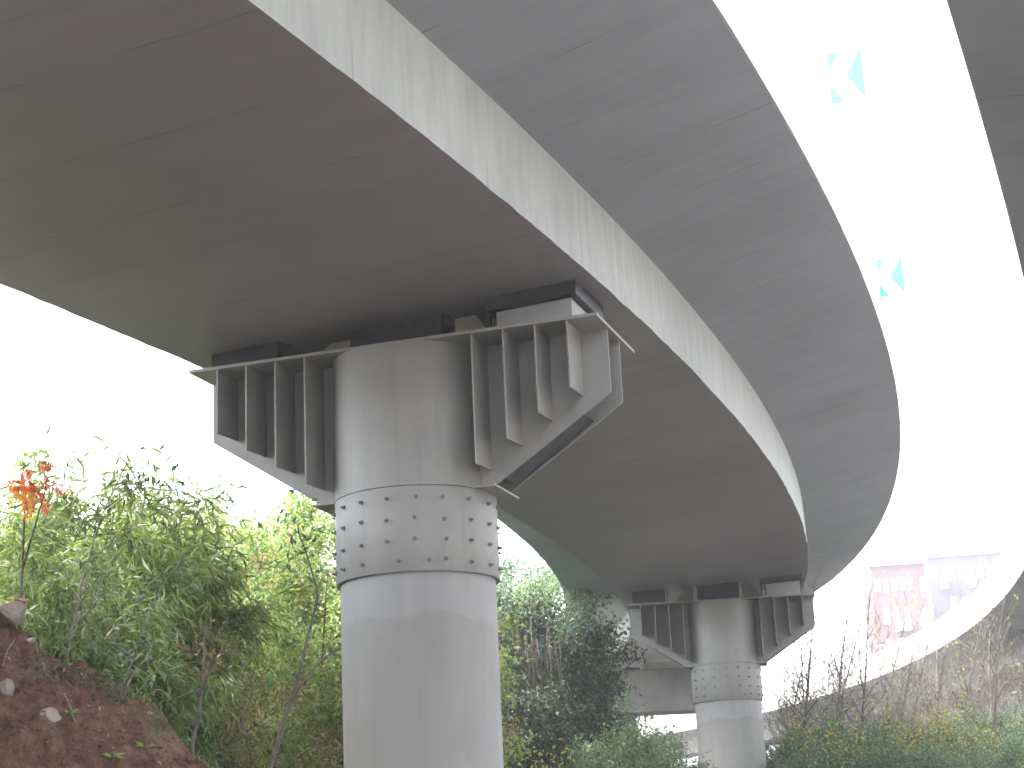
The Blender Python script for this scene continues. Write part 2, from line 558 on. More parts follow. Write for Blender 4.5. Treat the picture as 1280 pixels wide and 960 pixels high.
def build_bridge(name, L, s, b, hw, wr, wl, hr, edge, uoff, hoff, seed, label, cat, parapet_r=True, parapet_l=True, parapet_h=0.85):
    root = empty(name, tuple(L.pts([0.0], uoff, hoff)[0]))
    inv = Matrix.Translation(-Vector(root.location))
    J = lambda k, a: wobble(s, seed + k, a)
    A = (uoff + b + J(1, 0.008), hoff + J(2, 0.006))
    D = (uoff - b + J(3, 0.010), hoff + J(4, 0.008))
    Bt, Bl = (uoff + b - 0.026, hoff + hw), (uoff - b + 0.026, hoff + hw)
    C = (uoff + b - 0.026 + wr + J(5, 0.009), hoff + hw + hr + J(6, 0.006))
    E = (uoff - b + 0.026 - wl + J(7, 0.009), hoff + hw + hr + J(8, 0.006))
    up = 0.04
    parts = []
    # soffit plate, the two webs
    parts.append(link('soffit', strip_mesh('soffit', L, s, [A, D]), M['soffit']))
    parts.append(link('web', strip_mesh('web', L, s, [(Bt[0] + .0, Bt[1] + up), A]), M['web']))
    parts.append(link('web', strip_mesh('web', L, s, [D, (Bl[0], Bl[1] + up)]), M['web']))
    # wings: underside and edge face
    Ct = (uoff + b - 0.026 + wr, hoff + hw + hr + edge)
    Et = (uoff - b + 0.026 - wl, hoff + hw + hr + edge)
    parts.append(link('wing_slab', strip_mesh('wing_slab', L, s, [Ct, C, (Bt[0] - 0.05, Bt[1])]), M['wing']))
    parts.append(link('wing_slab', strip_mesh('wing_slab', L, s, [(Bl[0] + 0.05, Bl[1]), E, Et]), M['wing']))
    parts.append(link('roadway', strip_mesh('roadway', L, s, [Et, Ct]), M['asphalt']))
    # end faces
    for se, flip in ((s[0], False), (s[-1], True)):
        i = 0 if not flip else -1
        ring = [(D, i), (A, i), (Bt, None), (C, i), (Ct, None), (Et, None), (E, i), (Bl, None)]
        pts = []
        for (u, h), k in ring:
            uu = u[k] if k is not None and hasattr(u, '__len__') else u
            hh = h[k] if k is not None and hasattr(h, '__len__') else h
            pts.append(tuple(L.pts([se], uu, hh)[0]))
        mb = MB().poly(pts, [tuple(range(8))])
        parts.append(mb.build('end_face', M['wing']))
    th = 0.22
    for on, (u, h), sg in ((parapet_r, Ct, -1), (parapet_l, Et, 1)):
        if on:
            uo = u - sg * 0.010          # hangs just outside the slab and covers its edge
            rails = [(uo + sg * 0.02, h - edge + 0.03), (uo, h - edge + 0.012), (uo, h + parapet_h), (uo + sg * th, h + parapet_h), (uo + sg * (th + .08), h - .03)]
            if sg > 0: rails = rails[::-1]
            parts.append(link('parapet', strip_mesh('parapet', L, s, rails), M['white_concrete']))
    for p in parts:
        p.parent = root
        p.matrix_parent_inverse = inv
    tag(root, label, cat)
    return root


MAIN = Line(-3.0396964, 12.1146612, 0.3802426, -0.0087944, 0.0000227137, 5.2572601, 0.0313693, 0.000432185, 0.0556494, -0.000391137)
B_, HW, WR, WL, HR = 2.1984519, 0.8782155, 1.9492, 1.8915, 0.36736
build_bridge('curved_viaduct', MAIN, samples(-34, 92, -4, 46), B_, HW, WR, WL, HR, 0.20, 0.0, 0.0, 11,
             'curved grey concrete box girder bridge that sweeps overhead and bends left over the steel-capped piers', 'bridge')
RAMP = Line(6.10815, 20.0, 0.32094, -0.00304, -0.00012, 6.54738, 0.03542, -0.00044, 0.06, 0.0)
RB, RW = 2.06, 2.00047
build_bridge('neighbouring_ramp', RAMP, samples(-44, 112, -10, 70, 0.2, 0.7), RB, 0.91054, RW, RW, 0.29414, 0.20, RW + RB - 0.026, -(0.91054 + 0.29414), 41,
             'second curved concrete ramp at the right edge, swinging away behind the bare trees', 'bridge')


# ------------------------------------------------------------------ piers with steel caps
RS, RC = 0.80, 0.7589
CL, CHE, CHB, CXB, CA, CW, CDT = 2.1153, 0.64346, 1.43203, 0.89608, 0.21405, 1.39687, 2.268935


def make_pier(z_ring, z_ground, soff0, soff_slope):
    """origin on the column axis at the collar's lower edge; +x is the arm towards the outer web, -y faces the camera"""
    root = empty('bridge_pier')
    zt = CDT
    cm = MB().lathe([(RC, z_ground - z_ring - 0.4), (RC, 0.06)], 96)
    link('concrete_column', cm.mesh('concrete_column'), M['column'], root)
    # collar: a bolted steel sleeve, slightly wider than the column, then the tube above it
    cs = MB().lathe([(RC + 0.004, 0.012), (RS - 0.004, 0.0), (RS, 0.004), (RS, 0.815), (RS - 0.004, 0.82)], 96)
    collar = link('steel_collar', cs.mesh('steel_collar'), M['steel'], root)
    tb = MB().lathe([(RS - 0.002, 0.826), (RS - 0.006, 0.832), (RS - 0.006, zt - 0.012)], 96)
    link('upper_tube', tb.mesh('upper_tube'), M['steel'], root)
    # bolts: 18 columns of four
    bm_ = MB()
    bm_.lathe([(0.0, 0.040), (0.011, 0.040), (0.012, 0.018), (0.021, 0.016), (0.021, 0.0)], 6)
    bme = bm_.mesh('bolt')
    bme.polygons.foreach_set('use_smooth', [False] * len(bme.polygons))
    bme.materials.append(M['bolt'])
    rr = random.Random(int(z_ring * 100))
    for k in range(18):
        for j, zz in enumerate((0.105, 0.30, 0.505, 0.705)):
            a = math.radians(-90 + 0.5 + 20 * k) + rr.uniform(-0.018, 0.018)
            if j == 0 and k in (0, 1): a += 0.14
            zz += rr.uniform(-0.012, 0.012)
            o = bpy.data.objects.new('bolt', bme)
            col.objects.link(o)
            o.parent = collar
            q = Vector((math.cos(a), math.sin(a), 0)).to_track_quat('Z', 'Y')
            o.matrix_local = Matrix.Translation((RS * math.cos(a), RS * math.sin(a), zz)) @ q.to_matrix().to_4x4()
    # top plate
    MB().box(-CL - 0.03, CL + 0.03, -CW / 2, CW / 2, zt - 0.012, zt + 0.018).build('cap_plate', M['steel'], root)
    slope = (CHB - CHE) / (CL - CXB)
    xin = math.sqrt((RS - 0.03) ** 2 - CA ** 2)
    for sx in (-1, 1):
        for sy in (-1, 1):
            ol = [(sx * xin, zt - 0.014), (sx * CL, zt - 0.014), (sx * CL, zt - CHE), (sx * CXB, zt - CHB), (sx * xin, zt - CHB)]
            if sx < 0: ol = ol[::-1]
            MB().prism(ol, 'y', sy * CA - 0.011, sy * CA + 0.011).build('bracket_plate', M['steel'], root)
            for q in range(4):
                l = 0.88 + 0.32 * q
                zb = zt - (CHE + (CL - l) * slope - 0.22) + (0.16 if sy > 0 else 0.0)
                y0, y1 = sy * (CA + 0.012), sy * 0.675
                ol = [(y0, zt - 0.014), (y1, zt - 0.014), (y1, zb - 0.07), (y0, zb - 0.05)]
                if sy > 0: ol = ol[::-1]
                MB().prism(ol, 'x', sx * l - 0.008, sx * l + 0.008).build('stiffener', M['steel'], root)
        MB().box(min(sx * (xin - .02), sx * (CXB + 0.06)), max(sx * (xin - .02), sx * (CXB + 0.06)), -0.36, 0.36, zt - CHB - 0.02, zt - CHB - 0.001).build('foot_plate', M['steel'], root)
        ol = [(sx * (CXB + 0.10), zt - CHB + 0.03 + 0.10 * slope), (sx * (CL - 0.30), zt - CHE - 0.30 * slope + 0.05), (sx * (CL - 0.30), zt - CHE - 0.30 * slope + 0.035), (sx * (CXB + 0.10), zt - CHB + 0.015 + 0.10 * slope)]
        if sx > 0: ol = ol[::-1]
        MB().prism(ol, 'y', -CA + 0.012, CA - 0.012).build('gap_shade_plate', M['pad_and_shade'], root)  # dark sheet painting the shade inside the open gap between bracket plates
    # bearings between cap plate and sloping soffit
    sf = lambda x: zt + soff0 + soff_slope * x
    z0 = zt + 0.018

    def block(name, x0, x1, y0, y1, za0, za1, zb0, zb1, mat):
        """x-y box whose top and bottom follow the given heights at x0 and x1"""
        p = [(x0, y0, za0), (x1, y0, za1), (x1, y1, za1), (x0, y1, za0), (x0, y0, zb0), (x1, y0, zb1), (x1, y1, zb1), (x0, y1, zb0)]
        MB().poly(p, [(3, 2, 1, 0), (4, 5, 6, 7), (0, 1, 5, 4), (1, 2, 6, 5), (2, 3, 7, 6), (3, 0, 4, 7)]).build(name, mat, root, 0.006)
    # outer bearing: pale pedestal with a dark slab on it
    hx = sf(1.0) - z0
    block('pedestal', 1.06, 1.83, -0.42, 0.42, z0, z0, sf(1.06) - 0.155, sf(1.83) - 0.155, M['pedestal'])
    block('bearing_slab', 0.98, 1.90, -0.50, 0.50, sf(0.98) - 0.15, sf(1.90) - 0.15, sf(0.98) + 0.01, sf(1.90) + 0.01, M['pad_and_shade'])
    # inner bearing
    block('pedestal', -1.98, -1.30, -0.40, 0.40, z0, z0, z0 + 0.03, z0 + 0.03, M['pedestal'])
    block('bearing_slab', -2.02, -1.26, -0.46, 0.46, z0 + 0.03, z0 + 0.03, sf(-2.02) + 0.01, sf(-1.26) + 0.01, M['pad_and_shade'])
    # fixing wedges either side of the middle block, and their dark struts
    block('bearing_block', -0.52, 0.44, -0.30, 0.34, z0 + 0.05, z0 + 0.05, sf(-0.52) + .01, sf(0.44) + .01, M['pad_and_shade'])
    block('block_seat', -0.60, 0.50, -0.36, 0.40, z0, z0, z0 + 0.048, z0 + 0.048, M['pad_and_shade'])
    for xa, xb, xc, xd in ((-1.12, -0.62, -0.62, -0.84), (0.98, 0.52, 0.52, 0.74)):
        ol = [(xa, z0), (xb, z0), (xc, sf(xc) - 0.03), (xd, sf(xd) - 0.03)]
        if xa < xb: pass
        MB().prism(ol, 'y', -0.12, 0.34).build('wedge_block', M['wedge'], root)
    for x in (-1.21, 0.955):
        MB().box(x - 0.015, x + 0.015, -0.33, -0.28, z0, sf(x) - 0.005).build('strut', M['pad_and_shade'], root)
    return root


def soffit_at(L, x, y, uoff, hoff):
    d = np.hypot(np.interp(L.ss, L.ss, L.cx) - x, L.cy - y)
    k = int(np.argmin(d))
    s = L.ss[k]
    return s


def place_pier(L, X_, Y_, zr, th, label, uoff=0.0, hoff=0.0):
    s = soffit_at(L, X_, Y_, uoff, hoff)
    c, sn = math.cos(th), -math.sin(th)
    # soffit height over the cap, sampled at both ends of the cap
    hs = []
    for l in (-2.0, 2.0):
        px, py = X_ + l * c, Y_ + l * sn
        best = 1e9
        for ds in np.arange(s - 6, s + 6, 0.05):
            for uu in (uoff - 2, uoff - 1, uoff, uoff + 1, uoff + 2):
                pass
        # project on the line's frame
        k = int(np.argmin(np.hypot(L.cx - px, L.cy - py)))
        s2 = L.ss[k]
        t2 = L.th[k]
        u2 = (px - L.cx[k]) * math.cos(t2) - (py - L.cy[k]) * math.sin(t2)
        hs.append(float(L.pts([s2], u2, hoff)[0][2]))
    so0 = (hs[0] + hs[1]) / 2 - (zr + EYE + CDT)
    sl = (hs[1] - hs[0]) / 4.0
    p = make_pier(zr + EYE, gz(X_, Y_), so0, sl)
    p.location = (X_, Y_, zr + EYE)
    p.rotation_euler = (0, 0, -th)
    tag(p, label, 'bridge pier')
    return p, so0, sl


p1 = place_pier(MAIN, -1.003816, 17.270213, 2.822877, 0.3113304, 'large nearest round pier with riveted steel collar and finned bracket arms, left of centre')
p2 = place_pier(MAIN, 4.606237, 41.240007, 3.7006516, 0.1044435, 'smaller second round pier with bracket arms and white-grey shaft right of centre')
print('pier gaps', p1[1:], p2[1:])


# third support: a plain concrete cap beam behind the second pier
def third_pier():
    s3 = 55.0
    th = MAIN.head(s3)
    c = MAIN.pts([s3], 0.0, 0.0)[0]
    zs = float(c[2])
    root = empty('cap_beam_pier', (c[0], c[1], gz(c[0], c[1])), -th)
    top = zs - root.location.z - 0.45
    MB().box(-2.42, 2.35, -0.8, 0.8, top - 1.55, top).build('cap_beam', M['capconc'], root, 0.03)
    for x in (-1.65, 1.75):
        cm = MB().lathe([(0.5, -0.8), (0.5, top - 1.55)], 40)
        cm.v = [(a + x, b, c_) for a, b, c_ in cm.v]
        cm.build('concrete_column', M['capconc'], root)
    sl = 0.136
    for x0, x1, dz, mat in ((-0.75, 1.0, 0.26, M['wedge']), (1.2, 2.0, 0.4, M['wedge'])):
        MB().box(x0, x1, -0.72, 0.2, top, top + dz).build('bearing_pad', mat, root, 0.01)
    for x0, x1 in ((-2.15, -1.75), (-1.5, -0.95)):
        MB().box(x0, x1, -0.6, 0.2, top, top + 0.10).build('bearing_pad', M['wedge'] if x0 < -2 else M['pad_and_shade'], root, 0.01)
    tag(root, 'plain dark concrete cap beam pier half hidden behind the second pier and bushes', 'bridge pier')


third_pier()

# the ramp's own supports
for s_, lab in ((56.0, 'far pale pier under the right ramp beside a thin dark trunk'), (71.0, 'farthest pale pier under the right ramp, seen between bare trunks')):
    c = RAMP.pts([s_], RW + RB - 0.026, -(0.91054 + 0.29414))[0]
    th = RAMP.head(s_)
    root = empty('ramp_pier', (c[0], c[1], gz(c[0], c[1])), -th)
    H = float(c[2]) - root.location.z
    MB().lathe([(0.72, -0.5), (0.72, H - 1.35), (0.76, H - 1.34), (0.76, H - 0.35)], 48).build('concrete_column', M['column'], root)
    for sx in (-1, 1):
        ol = [(sx * 0.7, H - 0.36), (sx * 1.75, H - 0.36), (sx * 1.75, H - 0.75), (sx * 0.7, H - 1.3)]
        if sx < 0: ol = ol[::-1]
        MB().prism(ol, 'y', -0.3, 0.3).build('bracket_arm', M['steel'], root)
    MB().box(-1.8, 1.8, -0.62, 0.62, H - 0.355, H - 0.32).build('cap_plate', M['steel'], root)
    MB().box(-1.6, -0.9, -0.4, 0.4, H - 0.318, H - 0.12).build('bearing_slab', M['pad_and_shade'], root)
    MB().box(0.9, 1.6, -0.4, 0.4, H - 0.318, H + 0.04).build('bearing_slab', M['pedestal'], root)
    tag(root, lab, 'bridge pier', None)


# ------------------------------------------------------------------ chevron signs on the outer edge
def chevron_sign(s, u, h, ht, wd, label):
    th = MAIN.head(s)
    top = B_ - 0.026 + WR - 0.10
    base = MAIN.pts([s], top, HW + HR + 0.2)[0]
    cen = MAIN.pts([s], u, h)[0]
    root = empty('chevron_sign', tuple(base), -th)
    R3 = Matrix.Rotation(th, 3, 'Z')
    d = R3 @ Vector(cen - base)
    cx, cz = d.x, d.z
    # post leaning out a little with the crossfall, thin panel facing back along the road
    MB().tube([(cx, 0.045, -0.05), (cx, 0.045, cz + ht * 0.42)], [0.02] * 2, 10).build('post', M['post'], root)
    MB().box(-0.02, cx, 0.03, 0.06, 0.04, 0.07).build('bracket', M['post'], root)
    for dz in (-0.17, 0.17):
        MB().box(cx - 0.07, cx + 0.07, 0.012, 0.05, cz + dz - 0.018, cz + dz + 0.018).build('clamp', M['post'], root)
    a, b = wd / 2, ht / 2
    MB().box(cx - a, cx + a, 0.0, 0.010, cz - b, cz + b).build('panel', M['sign_blue'], root)
    # white "<" reaching the left edge, cut flush with the panel's top and bottom
    fr = [(0.36, 1.0), (0.98, 1.0), (0.50, 0.5), (0.98, 0.0), (0.40, 0.0), (0.0, 0.40), (0.0, 0.58)]
    mb = MB()
    mb.prism([(cx - a + x * wd, cz - b + z * ht) for x, z in fr], 'y', -0.0045, -0.0005)
    mb.build('chevron', M['sign_white'], root)
    tag(root, label, 'road sign', 'chevron signs on the bridge edge')


chevron_sign(8.9, 4.345, 3.14, 0.65, 0.40, 'upper, larger blue and white chevron sign standing above the bridge edge')
chevron_sign(13.87, 4.30, 2.12, 0.57, 0.37, 'lower, smaller blue and white chevron sign standing above the bridge edge')


# ------------------------------------------------------------------ soil bank
def bank_ridge(x):
    x = np.asarray(x, float)
    z = np.where(x > -2.85, 2.27 + (-1.67 - x) * 0.80, 3.214 + (-2.85 - x) * 0.62)
    return z * (1 - sstep(-1.72, -1.20, x))


_off = Vector((3.1, 7.7, 1.3))


def bank_z(x, y):
    zr = float(bank_ridge(x))
    yr = 9.6 + 0.12 * math.sin(x * 2.1)
    if y < yr: z = zr - (yr - y) * 0.95 - 0.10 * max(0, yr - 0.8 - y) * (yr - y)
    else: z = zr - (y - yr) * 0.55
    p = Vector((x, y, 0))
    n = noise.fractal(p * 1.3 + _off, 0.9, 2.1, 5) * 0.20
    n += noise.fractal(p * 6.0 + _off, 0.8, 2.0, 4) * 0.075
    n += abs(noise.noise(p * 2.6 + _off * 2)) * 0.12
    n += max(0.0, noise.noise(p * 17.0 + _off) - 0.08) * 0.09 + noise.noise(p * 31.0) * 0.014
    # a hollow worn into the face at the left
    n -= 0.30 * math.exp(-(((x + 2.72) / 0.16) ** 2 + ((y - 8.72) / 0.16) ** 2))
    k = 1 - sstep(-1.75, -1.25, x)
    return max(z + n * float(k) - 0.05, -0.3)


xs = np.concatenate([np.arange(-9, -3.4, 0.12), np.arange(-3.4, -1.1, 0.022), np.arange(-1.1, -0.5, 0.1)])
ys = np.concatenate([np.arange(3.6, 7.6, 0.12), np.arange(7.6, 10.1, 0.024), np.arange(10.1, 15, 0.15)])
V = [(x, y, bank_z(x, y)) for y in ys for x in xs]
nx, ny = len(xs), len(ys)
idx = np.arange(nx * ny).reshape(ny, nx)
fc = np.stack([idx[:-1, :-1], idx[:-1, 1:], idx[1:, 1:], idx[1:, :-1]], -1).reshape(-1, 4)
tag(link('soil_bank', np_mesh('soil_bank', V, fc, None, True), M['soil']), kind='structure')


def on_bank(px, py):
    """where the line of sight through a pixel meets the bank, or None"""
    d = ray(px, py)
    o = Vector((0, 0, EYE))
    lo = None
    for y in np.arange(6.0, 10.6, 0.06):
        p = o + d * (y / d.y)
        if p.z < bank_z(p.x, p.y):
            if lo is None: return None
            a, b = lo, y
            for _ in range(5):
                mid = (a + b) / 2
                q = o + d * (mid / d.y)
                if q.z < bank_z(q.x, q.y): b = mid
                else: a = mid
            return o + d * (b / d.y)
        lo = y
    return None


def rock(px, py, wpx, hpx, mat, label, seed):
    p = on_bank(px, py) or at(px, py, 9.5)
    sc = p.y / F_PX
    r = np.random.default_rng(seed)
    import bmesh
    bm = bmesh.new()
    bmesh.ops.create_icosphere(bm, subdivisions=3, radius=1.0)
    off = Vector(r.uniform(-9, 9, 3))
    pl = [(Vector(r.normal(size=3)).normalized(), r.uniform(0.42, 0.75)) for _ in range(8)]
    for v in bm.verts:
        c = v.co.copy()
        for n_, dd in pl:
            e = c.dot(n_)
            if e > dd: c -= n_ * (e - dd) * 0.92
        c *= 1 + 0.10 * noise.fractal(c * 2.2 + off, 1.0, 2.0, 3)
        v.co = Vector((c.x * wpx * sc * 0.62, c.y * wpx * sc * 0.55, c.z * hpx * sc * 0.62))
    me = bpy.data.meshes.new('stone')
    bm.to_mesh(me)
    bm.free()
    o = link('stone', me, mat)
    o.location = p + Vector((0, 0.02, 0))
    o.rotation_euler = (r.uniform(-.3, .3), r.uniform(-.3, .3), r.uniform(-.4, .4))
    tag(o, label, 'stone', 'stones on the soil bank')


rock(16, 766, 34, 24, M['stone'], 'large pale pink stone at the top of the soil bank, left edge', 1)
rock(25, 751, 17, 8, M['stone_red'], 'small reddish stone perched above the large stone on the bank top', 2)
rock(34, 800, 14, 9, M['stone_white'], 'small white stone below the large stone at the bank top', 3)
rock(61, 894, 24, 16, M['stone'], 'pale angular stone in the middle of the bare soil face', 4)
rock(4, 862, 20, 26, M['stone'], 'pale block of stone at the left edge below a dark hollow', 5)
rock(109, 884, 9, 6, M['stone_white'], 'tiny white stone right of the middle of the soil face', 6)
rock(146, 865, 8, 6, M['stone_white'], 'tiny white stone near the grass on the bank edge', 7)
rock(101, 863, 7, 5, M['stone'], 'tiny pinkish stone high on the soil face', 8)
rock(176, 930, 7, 5, M['stone'], 'tiny pinkish stone low on the soil face beside small weeds', 9)
rock(186, 893, 10, 7, M['stone_red'], 'small brownish stone on the lower right rim of the bank', 10)


# ------------------------------------------------------------------ vegetation
def leaf_mesh(name, P, D, N, ln, wd, fold=0.25, droop=0.15):
    """P,D,N: (n,3) base points, directions, up hints; ln,wd: (n,)"""
    n = len(P)
    D = D / (np.linalg.norm(D, axis=1, keepdims=True) + 1e-9)
    S = np.cross(D, N)
    S = S / (np.linalg.norm(S, axis=1, keepdims=True) + 1e-9)
    U = np.cross(S, D)
    ln = ln[:, None]; wd = wd[:, None]
    a = P
    mid = P + D * ln * 0.45
    b = mid + S * wd * 0.5 + U * wd * fold
    c = mid - S * wd * 0.5 + U * wd * fold
    e = P + D * ln - U * ln * droop
    V = np.stack([a, b, e, c], 1).reshape(-1, 3)
    i = np.arange(n) * 4
    Fq = np.concatenate([np.stack([i, i + 1, i + 2], 1), np.stack([i, i + 2, i + 3], 1)])
    return np_mesh(name, V, Fq)


def grow(seed, stems=1, height=5.0, lean=0.12, r0=0.06, nb=26, t0=0.25, blen=1.6, bel=0.5, bcurve=-0.2, twigs=5, tlen=0.45,
         leaves=9000, lspread=0.09, lsize=(0.08, 0.12), lw=0.5, ldroop=0.4, out=0.25, clump=0.0, sides=6, taper_len=0.45, base_spread=0.15, bend=0.25, lup=0.6):
    """returns (wood MB, leaf points/dirs arrays). local origin at the base"""
    r = np.random.default_rng(seed)
    wood = MB()
    tips = []          # (point, dir)
    for k in range(stems):
        az = r.uniform(0, 2 * math.pi)
        H = height * r.uniform(0.75, 1.0) if stems > 1 else height
        ln_ = lean * r.uniform(0.4, 1.3)
        base = np.array([math.cos(az), math.sin(az), 0]) * base_spread * r.uniform(0, 1) * (stems > 1)
        d = np.array([math.cos(az) * ln_, math.sin(az) * ln_, 1.0])
        pts = [base + np.array([0, 0, -0.25])]
        nseg = 9
        w = r.normal(size=2) * 0.02
        for i in range(nseg):
            d = d + np.array([r.normal() * 0.05 + w[0] + math.cos(az) * bend * ln_ * 0.5, r.normal() * 0.06 + w[1] + math.sin(az) * bend * ln_ * 0.5, 0])
            dd = d / np.linalg.norm(d)
            pts.append(pts[-1] + dd * H / nseg)
        pts = np.array(pts)
        rad = [r0 * (1 - 0.88 * (i / nseg) ** 0.8) for i in range(nseg + 1)]
        wood.tube(pts, rad, sides)
        nbk = max(3, nb // stems)
        for j in range(nbk):
            t = t0 + (1 - t0) * (j + r.uniform(0, 1)) / nbk
            f = t * nseg
            i = min(int(f), nseg - 1)
            p = pts[i] + (pts[i + 1] - pts[i]) * (f - i)
            a2 = r.uniform(0, 2 * math.pi)
            L = blen * (1 - taper_len * (t - t0) / (1 - t0 + 1e-6)) * r.uniform(0.55, 1.1)
            el = bel + r.normal() * 0.22
            bd = np.array([math.cos(a2) * math.cos(el), math.sin(a2) * math.cos(el), math.sin(el)])
            bp = [p]
            for q in range(4):
                bd = bd + np.array([r.normal() * 0.13, r.normal() * 0.13, bcurve * 0.35 + r.normal() * 0.08])
                bd = bd / np.linalg.norm(bd)
                bp.append(bp[-1] + bd * L / 4)
            bp = np.array(bp)
            rb = max(0.007, rad[i] * 0.42)
            wood.tube(bp, [rb * (1 - 0.2 * q) for q in range(5)], 4)
            for q in range(5):
                tips.append((bp[min(q, 4)] * 1.0, bd))
            for w_ in range(twigs):
                f2 = r.uniform(0.3, 1.0) * 4
                i2 = min(int(f2), 3)
                tp = bp[i2] + (bp[i2 + 1] - bp[i2]) * (f2 - i2)
                td = bd + r.normal(size=3) * 0.7
                td = td / np.linalg.norm(td)
                te = tp + td * tlen * r.uniform(0.5, 1.2)
                wood.tube([tp, (tp + te) / 2 + r.normal(size=3) * 0.03, te], [rb * 0.4, rb * 0.3, rb * 0.2], 3)
                for z in (0.4, 0.7, 1.0): tips.append((tp + (te - tp) * z, td))
    if leaves == 0 or not tips: return wood, None
    T = np.array([a for a, _ in tips]); TD = np.array([b for _, b in tips])
    wgt = np.ones(len(T))
    if clump: wgt = r.uniform(0, 1, len(T)) ** clump
    k = r.choice(len(T), leaves, p=wgt / wgt.sum())
    P = T[k] + r.normal(size=(leaves, 3)) * lspread
    D = TD[k] * out + r.normal(size=(leaves, 3)) * 0.5 + np.array([0, 0, -ldroop])
    N = r.normal(size=(leaves, 3)) * 0.55 + np.array([0, 0, lup])
    ln = r.uniform(lsize[0], lsize[1], leaves)
    return wood, (P, D, N, ln, ln * lw * r.uniform(0.8, 1.2, leaves))


HT = {}


def plant_proto(spec, wood_mat, leaf_mat, droop=0.15, fold=0.2):
    wood, lv = grow(**spec)
    wm = wood.mesh('trunk')
    wm.materials.append(wood_mat)
    top = max(v[2] for v in wood.v)
    if lv is not None and spec.get('leaves', 0) > 300: top = float(np.percentile(lv[0][:, 2], 99.7))
    HT[wm.name] = top
    lm = None
    if lv is not None:
        lm = leaf_mesh('crown', *lv, fold=fold, droop=droop)
        lm.materials.append(leaf_mat)
    return wm, lm


def plant(name, proto, loc, rz, sc, label, cat, group=None, parts=('trunk', 'crown'), sz=None):
    root = empty(name, loc, rz)
    root.scale = (sc, sc, sz or sc)
    for pn, me in zip(parts, proto):
        if me is not None:
            o = bpy.data.objects.new(pn, me)
            col.objects.link(o)
            o.parent = root
    tag(root, label, cat, group)
    return root


ORD = ['first', 'second', 'third', 'fourth', 'fifth', 'sixth', 'seventh', 'eighth', 'ninth', 'tenth', 'eleventh', 'twelfth', 'thirteenth', 'fourteenth', 'fifteenth', 'sixteenth', 'seventeenth', 'eighteenth']


def ranked(spots):
    """the spots with their rank counted from the left of the picture"""
    o = sorted(range(len(spots)), key=lambda k: spots[k][0])
    return [(k, ORD[o.index(k)], *sp) for k, sp in enumerate(spots)]


def plant_px(name, proto, px, py_top, Y, h_proto, rz, label, cat, group=None, parts=('trunk', 'crown'), maxs=None):
    """stand a plant on the ground at distance Y under pixel column px so that its top reaches py_top"""
    p = at(px, py_top, Y)
    zg = gz(p.x, p.y) - 0.03
    sc = (p.z - zg) / HT[proto[0].name]
    return plant(name, proto, (p.x, p.y, zg), rz, sc, label, cat, group, parts)


# prototypes
willow = [plant_proto(dict(seed=100 + k, stems=10, height=4.6, lean=0.07, r0=0.020, nb=110, t0=0.55, blen=0.62, bel=0.7, bcurve=-0.5, twigs=5, tlen=0.32,
                           leaves=17000, lspread=0.06, lsize=(0.10, 0.17), lw=0.14, ldroop=0.55, out=0.6, clump=0.7, sides=5, base_spread=0.5, bend=0.1), M['bark'], M['leaf_bamboo'], 0.2, 0.12) for k in range(3)]
bright = [plant_proto(dict(seed=200 + k, stems=4, height=5.0, lean=0.13, r0=0.045, nb=64, t0=0.15, blen=1.3, bel=0.55, bcurve=-0.15, twigs=6, tlen=0.45,
                           leaves=34000, lspread=0.09, lsize=(0.045, 0.085), lw=0.55, ldroop=0.25, out=0.35, clump=0.9, base_spread=0.3), M['bark'], M['leaf_bright']) for k in range(2)]
dark = [plant_proto(dict(seed=300 + k, stems=3, height=7.0, lean=0.08, r0=0.10, nb=80, t0=0.08, blen=1.15, bel=0.35, bcurve=-0.30, twigs=7, tlen=0.6,
                         leaves=26000, lspread=0.12, lsize=(0.06, 0.12), lw=0.5, ldroop=0.4, out=0.3, clump=1.2, base_spread=0.4), M['bark'], M['leaf_dark']) for k in range(2)]
midg = [plant_proto(dict(seed=400 + k, stems=4, height=5.0, lean=0.12, r0=0.05, nb=60, t0=0.10, blen=1.5, bel=0.45, bcurve=-0.2, twigs=6, tlen=0.5,
                         leaves=20000, lspread=0.10, lsize=(0.045, 0.09), lw=0.5, ldroop=0.3, out=0.3, clump=1.0, base_spread=0.4), M['bark'], M['leaf_mid']) for k in range(2)]
bush = [plant_proto(dict(seed=500 + k, stems=9, height=3.4, lean=0.16, r0=0.03, nb=90, t0=0.15, blen=0.8, bel=0.55, bcurve=-0.2, twigs=6, tlen=0.35,
                         leaves=22000, lspread=0.10, lsize=(0.05, 0.10), lw=0.45, ldroop=0.25, out=0.3, clump=0.8, base_spread=0.9, bend=0.1), M['bark'], M['leaf_mid']) for k in range(2)]
ybush = plant_proto(dict(seed=520, stems=7, height=3.6, lean=0.12, r0=0.02, nb=40, t0=0.4, blen=0.7, bel=0.6, twigs=4, tlen=0.3,
                         leaves=900, lspread=0.14, lsize=(0.05, 0.10), lw=0.5, ldroop=0.3, base_spread=0.4), M['bark'], M['leaf_yellow'])
bare = [plant_proto(dict(seed=600 + k, stems=1, height=7.0, lean=0.10, r0=0.075, nb=40, t0=0.22, blen=1.5, bel=0.85, bcurve=0.05, twigs=9, tlen=0.6,
                         leaves=[90, 40, 60, 25][k], lspread=0.12, lsize=(0.08, 0.13), lw=0.5, ldroop=0.5, clump=3.0), M['bark'] if k % 2 else M['bark_pale'], M['leaf_yellow']) for k in range(4)]
